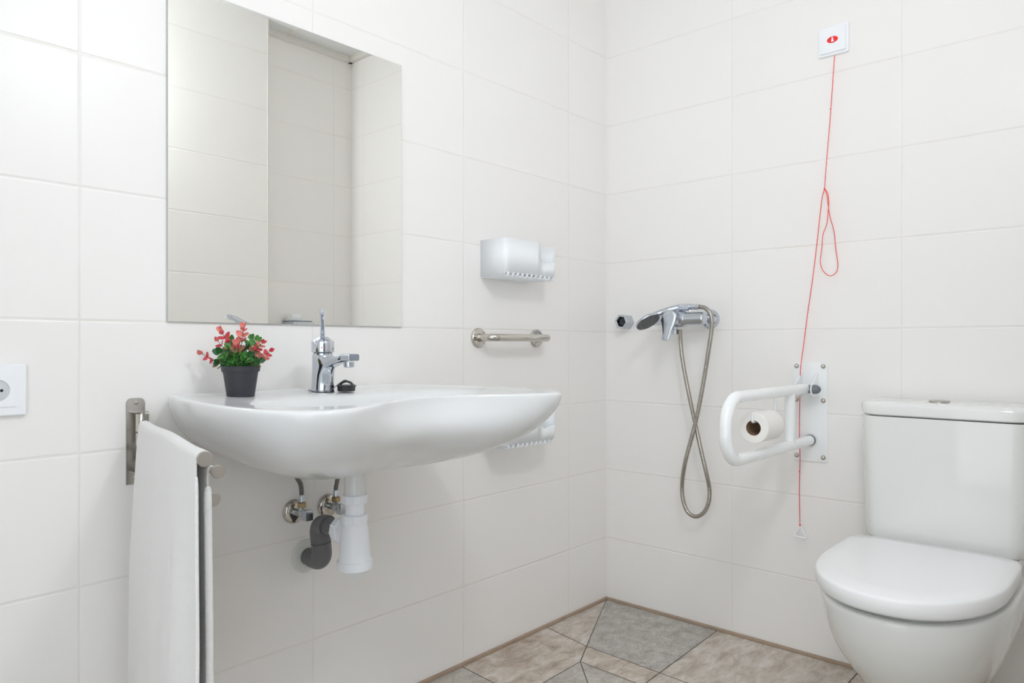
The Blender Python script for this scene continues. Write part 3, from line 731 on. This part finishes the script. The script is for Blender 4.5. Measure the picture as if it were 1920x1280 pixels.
# hand shower resting on the mixer
hx = xm-0.004
c_end = atX(1312, 575, hx); c_a = atX(1293, 575, hx)
headc = atX(1213, 600, -0.150)
t = thing('hand_shower', 'chrome hand shower with a dark round face lying on top of the shower mixer', 'shower head', headc)
pa = [atX(1294, 576, hx), atX(1275, 576, hx-0.002), atX(1255, 581, hx-0.018), atX(1238, 587, hx-0.04), headc+V((0.012, -0.012, 0.012))]
bm = new(); pp = catmull(pa, 8); n = len(pp)
tube(bm, pp, [0.0115-0.0005*math.sin(i/n*PI) for i in range(n)], 20); obj('handle', bm, M['chrome'], t, 50)
bm = new(); tube(bm, [c_a+V((0, 0.003, 0)), c_end], 0.0088, 18); obj('connector', bm, M['chromeb'], t)
ax = (-FW*0.42-UP*0.78+RT*0.36).normalized()
bm = new(); lathe(bm, [(0, -0.013), (0.012, -0.012), (0.026, -0.008), (0.039, -0.001), (0.0430, 0.004), (0.0430, 0.007), (0.0415, 0.009)], headc, ax, 40); hd = obj('head', bm, M['chrome'], t, 50)
bm = new(); lathe(bm, [(0.0412, 0.0075), (0.0402, 0.0105), (0.0, 0.0115)], headc, ax, 40); fc = obj('spray_face', bm, M['dgrey'], hd)
bm = new(); u = ax.cross(UP).normalized(); w = ax.cross(u)
for ring, cnt in ((0.012, 6), (0.022, 12), (0.032, 18)):
    for k in range(cnt):
        a = 2*PI*k/cnt; lathe(bm, [(0.0016, 0), (0.0012, 0.002), (0, 0.0022)], headc+ax*0.0108+(u*math.cos(a)+w*math.sin(a))*ring, ax, 8)
obj('nozzles', bm, M['boltgrey'], hd)

# hose
hp = [(1275, 618), (1276, 640), (1279, 670), (1285, 705), (1294, 750), (1304, 796), (1314, 842), (1324, 885), (1330, 915), (1329, 940), (1320, 960), (1305, 968), (1290, 960), (1281, 938), (1279, 908), (1284, 870), (1294, 830), (1303, 796), (1312, 755), (1321, 705), (1329, 655), (1334, 622), (1335, 602), (1331, 586), (1322, 577), (1312, 575)]
xs = []
n = len(hp)
for i, (a, b) in enumerate(hp):
    f = i/(n-1)
    x = xm+0.0 if i == 0 else (-0.070 if i < 8 else (-0.055 if i < 15 else (-0.083 if i < 20 else -0.088)))
    if i >= n-4: x = [-0.090, -0.090, -0.087, hx][i-(n-4)]
    if i == 5: x = -0.064
    if i == 17: x = -0.081
    xs.append(atX(a, b, x))
cpn = catmull(xs, 90)
# resample evenly
res = [cpn[0]]; acc = 0; step = 0.0016
for a, b in zip(cpn[:-1], cpn[1:]):
    acc += (b-a).length
    if acc >= step: res.append(b); acc = 0
bm = new(); tube(bm, res, [0.0070 if (i % 3) else 0.0060 for i in range(len(res))], 12)
tag(obj('shower_hose', bm, M['hose'], None, 80), 'flexible steel shower hose hanging in a crossed loop from the mixer', 'hose')

# wall holder near corner
hb = atX(1164, 603, -0.045); hb.x = 0
t = thing('wall_outlet', 'small hexagonal chrome wall fitting with a dark open end near the room corner', 'wall fitting', (0, hb.y, hb.z))
bm = new(); hr = 0.0275
vs = loft(bm, [[V((x, hb.y+r*math.cos(PI/3*k+0.15), hb.z+r*math.sin(PI/3*k+0.15))) for k in range(6)] for r, x in ((hr, -0.0005), (hr, -0.043), (hr-0.002, -0.045), (hr-0.007, -0.045), (hr-0.009, -0.043), (hr-0.009, -0.022))], True, False); obj('hexagonal_sleeve', bm, M['chromeb'], t, 20)
bm = new(); lathe(bm, [(hr-0.0095, 0.018), (hr-0.0095, 0.030), (hr-0.013, 0.034), (0, 0.034)], (0, hb.y, hb.z), (-1, 0, 0), hexa=6); o = obj('dark_insert', bm, M['black'], t, 20)

# ---------------------------------------------------------------- emergency pull cord
bx = atX(1564, 77, 0); by_, bz_ = bx.y, bx.z
t = thing('emergency_pull_cord', 'white emergency switch high on the right wall with a long red pull cord', 'alarm cord', (0, by_, bz_))
bm = new(); box(bm, (-0.009, by_-0.0425, bz_-0.0425), (-0.0005, by_+0.0425, bz_+0.0425), 0.003, 3)
hw = 0.0300
r0 = [V((-0.009, by_+a*0.038, bz_+b*0.038)) for a, b in ((1, 1), (-1, 1), (-1, -1), (1, -1))]
r1_ = [V((-0.0165, by_+a*hw, bz_+b*hw)) for a, b in ((1, 1), (-1, 1), (-1, -1), (1, -1))]
prism(bm, [V((-0.008, by_-0.036, bz_-0.036)), V((-0.008, by_+0.036, bz_-0.036)), V((-0.008, by_+0.036, bz_+0.036)), V((-0.008, by_-0.036, bz_+0.036))], (-0.007, 0, 0), 0.0025)
hs = obj('housing', bm, M['plastic'], t)
bm = new(); lathe(bm, [(0.0, 0), (0.0155, 0), (0.0150, 0.0006), (0, 0.0007)], (-0.0150, by_, bz_), (-1, 0, 0), 36)
for v in bm.verts: v.co.z = bz_+(v.co.z-bz_)*0.62
bd = obj('red_badge', bm, M['dredged'], hs)
# the small white figure on the badge
bm = new(); lathe(bm, [(0, 0), (0.0020, 0), (0.0020, 0.0003), (0, 0.0003)], (-0.0157, by_, bz_+0.0055), (-1, 0, 0), 14)
prism(bm, [V((-0.0157, by_-0.0042, bz_-0.0060)), V((-0.0157, by_+0.0038, bz_-0.0060)), V((-0.0157, by_+0.0018, bz_+0.0040)), V((-0.0157, by_-0.0018, bz_+0.0040))], (-0.0003, 0, 0))
obj('figure_symbol', bm, M['plastic'], bd)
cx_ = -0.0155
def cp_(a, x=cx_): return atX(a[0], a[1], x)
knot = (1546, 354)
main = [(1565, 104), (1561, 160), (1556, 230), (1550, 300), knot]
bm = new()
tube(bm, catmull([cp_(p, -0.012) if i == 0 else cp_(p) for i, p in enumerate(main)], 6), 0.0011, 8)
dn = [knot, (1542, 368), (1538, 400), (1532, 455), (1524, 520), (1514, 590), (1507, 645), (1501, 692), (1500, 740), (1499, 800), (1500, 860), (1499, 920), (1500, 986)]
tube(bm, catmull([cp_(p, -0.0205 if p[1] > 600 else cx_) for p in dn], 6), 0.0012, 8)
# loop
lp = [knot, (1552, 362), (1554, 378), (1553, 395), (1550, 420), (1543, 440), (1541, 465), (1538, 490), (1543, 507), (1556, 517), (1568, 510), (1571, 495), (1567, 465), (1564, 435), (1556, 405), (1553, 385), (1551, 368), (1547, 356)]
tube(bm, catmull([cp_(p, cx_-0.0015) for p in lp], 8), 0.0011, 8)
cord = obj('cord', bm, M['red'], t, 80)
for kx, ky, rr_ in ((1546, 354, 0.0026), (1557, 204, 0.0016), (1499, 884, 0.0019), (1500, 984, 0.0026)):
    p = cp_((kx, ky), -0.0205 if ky > 600 else cx_)
    bm = new(); lathe(bm, [(0, -rr_*1.4), (rr_*0.8, -rr_*0.8), (rr_, 0), (rr_*0.8, rr_*0.8), (0, rr_*1.4)], p, (0, 0, 1), 12); obj('knot', bm, M['red'], cord)
tp = cp_((1500, 987), -0.0205)
bm = new()
tube(bm, catmull([tp+V((0, 0, 0)), tp+V((-0.0, 0.007, -0.012)), tp+V((0, 0.0165, -0.026)), tp+V((0, 0.012, -0.0305)), tp+V((0, 0, -0.0312)), tp+V((0, -0.013, -0.0320)), tp+V((0, -0.0185, -0.028)), tp+V((0, -0.008, -0.012))], 6, True), 0.0026, 10)
h = obj('pull_triangle', bm, M['plastic'], t, 80); h['label'] = 'white triangular pull handle'

# ---------------------------------------------------------------- fold-down grab rail
py0, py1 = -0.782, -0.682; zc0, zc1 = 0.582, 0.876; ry_ = -0.733; zt2, zb2 = 0.800, 0.645
t = thing('folding_grab_rail', 'white fold-down grab rail on a screwed wall plate left of the toilet', 'grab rail', (0, ry_, zc0))
bm = new()
pts = []
for cy, cz, a0 in ((py1-0.008, zc1-0.008, 0), (py0+0.008, zc1-0.008, PI/2), (py0+0.008, zc0+0.008, PI), (py1-0.008, zc0+0.008, 3*PI/2)):
    for k in range(5): a = a0+PI/2*k/4; pts.append(V((-0.0005, cy+0.008*math.cos(a), cz+0.008*math.sin(a))))
prism(bm, pts, (-0.004, 0, 0), 0.0006); plt = obj('wall_plate', bm, M['enamel'], t)
for y in (py1-0.010, py0+0.012):
    for z in (zc1-0.011, 0.764, zc0+0.014):
        bm = new(); lathe(bm, [(0.0075, 0.0045), (0.0070, 0.0060), (0.0058, 0.0080), (0.0035, 0.0105), (0, 0.0115)], (0, y, z), (-1, 0, 0), 20); obj('screw', bm, M['nickel'], plt)
for y, mm in ((ry_+0.0235, 0), (ry_-0.0235, 0)):
    ear = [V((-0.004, y, 0.846)), V((-0.020, y, 0.838)), V((-0.066, y, 0.808)), V((-0.068, y, 0.797)), V((-0.060, y, 0.782)), V((-0.046, y, 0.777)), V((-0.004, y, 0.775))]
    bm = new(); prism(bm, ear, (0, 0.003, 0), 0.0008); obj('pivot_ear', bm, M['enamel'], t)
zp = zt2-0.001
bm = new(); lathe(bm, [(0.0125, -0.030), (0.0125, 0.0235)], (-0.047, ry_, zp), (0, -1, 0), 20); obj('pivot_bushing', bm, M['boltgrey'], t)
bm = new(); lathe(bm, [(0.0135, 0.0235), (0.0135, 0.032), (0.010, 0.040), (0.004, 0.044), (0, 0.0445)], (-0.047, ry_, zp), (0, -1, 0), 24); o = obj('bolt_cap', bm, M['boltgrey'], t); o['label'] = 'dark grey domed bolt cap'
L_ = 0.572; rt_ = 0.0152
bm = new(); tube(bm, fillet([(-0.040, ry_, zt2), (-L_, ry_, zt2), (-L_, ry_, zb2), (-0.014, ry_, zb2)], [0.068, 0.068], 16), rt_, 28); obj('rail_tube', bm, M['enamel'], t, 60)
bm = new(); lathe(bm, [(0.0155, 0.005), (0.0165, 0.006), (0.0165, 0.014), (0.0155, 0.015)], (0, ry_, zb2), (-1, 0, 0), 28); obj('rubber_stop', bm, M['boltgrey'], t)
bm = new(); tube(bm, [(-0.165, ry_, zt2-0.006), (-0.165, ry_, zb2+0.006)], 0.0142, 24); obj('strut', bm, M['enamel'], t, 60)
zroll_hook = 0.7355
xw1 = -0.272
bm = new(); tube(bm, fillet([(xw1, ry_, zt2-0.008), (xw1, ry_, zroll_hook-0.004), (-0.418, ry_, zroll_hook-0.004), (-0.418, ry_, zroll_hook+0.017)], [0.008, 0.006], 6), 0.0036, 12); obj('paper_holder', bm, M['enamel'], t, 60)
# toilet roll hanging on the wire
rc_in, rc_out = 0.0195, 0.0395
rz = zroll_hook-0.004+0.0036-rc_in+0.0005-0.004
rz = zroll_hook-0.0076-rc_in+0.0075
t = thing('toilet_roll', 'white toilet paper roll hanging on the fold-down grab rail', 'toilet paper', (-0.36, ry_, rz-rc_out))
xa, xb = -0.412, -0.308
bm = new(); lathe(bm, [(rc_in, 0), (rc_out-0.0015, 0), (rc_out, 0.0015), (rc_out, xb-xa-0.0015), (rc_out-0.0015, xb-xa), (rc_in, xb-xa)], (xa, ry_, rz), (1, 0, 0), 56); 
bm.faces.ensure_lookup_table()
for f in [f for f in bm.faces if len(f.verts) > 10]: bm.faces.remove(f)
obj('paper', bm, M['paper'], t, 40)
bm = new(); lathe(bm, [(rc_in+0.0003, 0.0005), (rc_in+0.0003, xb-xa-0.0005), (rc_in-0.0012, xb-xa-0.0005), (rc_in-0.0012, 0.0005)], (xa, ry_, rz), (1, 0, 0), 40)
for f in [f for f in bm.faces if len(f.verts) > 10]: bm.faces.remove(f)
obj('cardboard_core', bm, M['core'], t, 40)

# ---------------------------------------------------------------- toilet
TY = -1.098
t = thing('toilet', 'white close-coupled toilet with closed lid against the right wall', 'toilet', (-0.35, TY, 0))
def dshape(xb_, xf, hw, z, n=40, e=2.35, yc=TY, back=0.5):
    """D outline: straight back at xb_, rounded front at xf"""
    out = []; xm_ = xb_+(xf-xb_)*0.42
    for k in range(n):
        a = -PI/2+PI*2*k/n + PI/2
        ca, sa = math.cos(a), math.sin(a)
        if ca > 0:  # front half
            x = xm_+(xf-xm_)*abs(ca)**(2/e); y = hw*math.copysign(abs(sa)**(2/e), sa)
        else:
            ee = 9; x = xm_+(xb_-xm_)*abs(ca)**(2/ee); y = hw*math.copysign(abs(sa)**(2/ee), sa)*(1-0.06*abs(ca)**3)
        out.append(V((x, yc+y, z)))
    return out
bm = new()
secs = [(0.0, -0.10, -0.485, 0.104), (0.004, -0.10, -0.487, 0.108), (0.08, -0.10, -0.482, 0.107), (0.13, -0.10, -0.487, 0.109), (0.17, -0.10, -0.515, 0.124), (0.22, -0.11, -0.570, 0.150), (0.27, -0.12, -0.618, 0.170), (0.32, -0.12, -0.648, 0.181), (0.36, -0.12, -0.662, 0.187), (0.382, -0.12, -0.665, 0.188), (0.390, -0.125, -0.660, 0.184)]
rg = [dshape(a, b, c, z, e=2.2) for z, a, b, c in secs]
rg.append(dshape(-0.135, -0.635, 0.162, 0.388, e=2.15)); rg.append(dshape(-0.14, -0.62, 0.150, 0.368, e=2.1)); rg.append(dshape(-0.22, -0.58, 0.12, 0.34, e=2.0)); rg.append(dshape(-0.30, -0.50, 0.06, 0.24, e=2.0))
loft(bm, rg); obj('bowl', bm, M['toilet'], t, sub=2)
# shelf under the cistern
bm = new(); loft(bm, [dshape(-0.01, -0.30, 0.150, 0.34, e=5), dshape(-0.01, -0.30, 0.165, 0.37, e=5), dshape(-0.01, -0.28, 0.172, 0.415, e=5), dshape(-0.015, -0.24, 0.168, 0.426, e=5)]); obj('cistern_shelf', bm, M['toilet'], t, 50)
# seat ring and lid
bm = new()
o1 = [(-0.222, -0.605, 0.145, 0.3690), (-0.220, -0.610, 0.148, 0.3710), (-0.220, -0.610, 0.148, 0.399), (-0.223, -0.605, 0.145, 0.4005)]
rg = [dshape(a, b, c, z, e=2.3) for a, b, c, z in o1]
rg += [dshape(-0.29, -0.565, 0.105, 0.4005, e=2.1), dshape(-0.29, -0.565, 0.105, 0.3690, e=2.1)]
vs = loft(bm, rg, False, False)
for i in range(40): bm.faces.new((vs[-1][i], vs[-1][(i+1) % 40], vs[0][(i+1) % 40], vs[0][i]))
seat = obj('seat', bm, M['seat'], t, 50)
bm = new()
secs = [(-0.208, -0.676, 0.177, 0.4040), (-0.205, -0.681, 0.181, 0.4050), (-0.202, -0.687, 0.1845, 0.412), (-0.202, -0.687, 0.1845, 0.4345), (-0.2035, -0.685, 0.183, 0.4385), (-0.208, -0.679, 0.178, 0.441), (-0.24, -0.62, 0.145, 0.442), (-0.33, -0.45, 0.05, 0.4425)]
loft(bm, [dshape(a, b, c, z, e=2.15, n=64) for a, b, c, z in secs]); obj('lid', bm, M['seat'], t, 60)
for s in (-1, 1):
    bm = new(); lathe(bm, [(0.010, -0.02), (0.010, 0.02)], (-0.205, TY+s*0.08, 0.421), (0, 1, 0), 20); obj('hinge', bm, M['seat'], t)
# rubber stops under the lid
# cistern
CY = -1.108
def rrect(x0_, x1_, hw, z, rf=0.05, rb=0.01, bow=0.0, n=6):
    pts = []
    for (cx0, cy0, r, a0) in ((x1_+rf, CY+hw-rf, rf, PI/2), (x1_+rf, CY-hw+rf, rf, PI), (x0_-rb, CY-hw+rb, rb, 3*PI/2), (x0_-rb, CY+hw-rb, rb, 0)):
        for k in range(n+1):
            a = a0+PI/2*k/n; pts.append(V((cx0+r*math.cos(a), cy0+r*math.sin(a), z)))
    # bowed front
    for p in pts:
        f = 1-((p.y-CY)/hw)**2
        if p.x < (x0_+x1_)/2: p.x -= bow*f
    return pts
bm = new()
loft(bm, [rrect(-0.012, -0.171, 0.174, 0.428, 0.04, bow=0.008), rrect(-0.010, -0.176, 0.181, 0.434, 0.045, bow=0.008), rrect(-0.010, -0.178, 0.183, 0.46, 0.045, bow=0.008), rrect(-0.010, -0.182, 0.189, 0.68, 0.045, bow=0.008), rrect(-0.010, -0.184, 0.191, 0.745, 0.045, bow=0.008)]); obj('cistern', bm, M['toilet'], t, 50)
bm = new()
loft(bm, [rrect(-0.008, -0.180, 0.184, 0.747, 0.045, bow=0.009), rrect(-0.008, -0.186, 0.190, 0.7505, 0.045, bow=0.009), rrect(-0.008, -0.188, 0.192, 0.770, 0.045, bow=0.009), rrect(-0.008, -0.185, 0.189, 0.778, 0.045, bow=0.009), rrect(-0.012, -0.176, 0.180, 0.782, 0.04, bow=0.009), rrect(-0.02, -0.165, 0.17, 0.783, 0.035, bow=0.009)]); obj('cistern_lid', bm, M['toilet'], t, 50)
bm = new(); lathe(bm, [(0.0, -0.002), (0.024, -0.002), (0.024, 0.003), (0.021, 0.0055), (0, 0.0065)], (-0.118, CY+0.015, 0.783), (0, 0, 1), 36); obj('flush_button', bm, M['brushed'], t)

# ---------------------------------------------------------------- dispenser on the opposite wall, seen in the mirror
t = thing('wall_dispenser', 'pale metal wall dispenser on the opposite wall, its top seen in the mirror', 'dispenser', (-0.318, YB, 0.80))
bm = new(); pr = [V((-0.385, YB+0.001, 0.80)), V((-0.385, YB+0.001, 1.040)), V((-0.292, YB+0.001, 1.040)), V((-0.274, YB+0.001, 1.033)), V((-0.266, YB+0.001, 1.015)), V((-0.266, YB+0.001, 0.80))]
prism(bm, pr, (0, 0.09, 0), 0.002); obj('cabinet', bm, M['chromeb'], t)
bm = new(); box(bm, (-0.380, YB+0.01, 1.0405), (-0.335, YB+0.075, 1.072), 0.006); obj('lock_housing', bm, M['plastic'], t)
bm = new(); box(bm, (-0.389, YB+0.001, 1.036), (-0.288, YB+0.094, 1.0405), 0.001); obj('lid_edge', bm, M['boltgrey'], t)

# ---------------------------------------------------------------- light
def area(name, loc, size, power, rot=(0, 0, 0), col=(1, 1, 1), shape='DISK', sy=None):
    l = bpy.data.lights.new(name, 'AREA'); l.shape = shape; l.size = size; l.energy = power; l.color = col
    if sy: l.size_y = sy
    o = bpy.data.objects.new(name, l); C.objects.link(o); o.location = loc; o.rotation_euler = rot; return o
area('ceiling_fill_light', (-1.52, -0.70, ZC-0.008), 0.56, 0.6, col=(0.93, 0.965, 1.0), shape='SQUARE')  # added soft fill from above, no fixture there
area('ceiling_fill_light', (-2.12, -1.8, ZC-0.008), 0.56, 2.5, col=(0.93, 0.965, 1.0), shape='SQUARE')  # second added fill, on the camera side, also without a fixture
lp = V((-1.40, -1.355, 1.92))
t = thing('assumed_wall_lamp', 'assumed white globe wall lamp on the opposite wall, out of view', 'wall lamp', (lp.x, YP, lp.z))  # assumed unseen lamp, its place estimated from the shadow directions
bm = new(); lathe(bm, [(0.05, 0.0005), (0.05, 0.012), (0.045, 0.016), (0.018, 0.018), (0.018, 0.05)], (lp.x, YP, lp.z), (0, 1, 0), 32); obj('assumed_lamp_bracket', bm, M['brushed'], t)
em = bpy.data.materials.new('assumed_lit_globe'); em.use_nodes = True; pb = em.node_tree.nodes['Principled BSDF']
pb.inputs['Emission Color'].default_value = (0.92, 0.955, 1, 1); pb.inputs['Emission Strength'].default_value = 70  # glow of the assumed lamp, the scene's key light
bm = new(); bmesh.ops.create_uvsphere(bm, u_segments=32, v_segments=16, radius=0.075)
bm.transform(Matrix.Translation(lp)); obj('globe', bm, em, t)
w = bpy.data.worlds.new('world'); bpy.context.scene.world = w; w.use_nodes = True
w.node_tree.nodes['Background'].inputs[0].default_value = (0.90, 0.95, 1.0, 1); w.node_tree.nodes['Background'].inputs[1].default_value = 1.84  # added daylight fill, let in where the side wall is left open

sc = bpy.context.scene
sc.view_settings.view_transform = 'Standard'; sc.view_settings.look = 'None'; sc.view_settings.gamma = 1; sc.view_settings.exposure = 0.0
sc.view_settings.use_curve_mapping = False
sc.render.engine = 'CYCLES'
sc.cycles.max_bounces = 14; sc.cycles.diffuse_bounces = 12
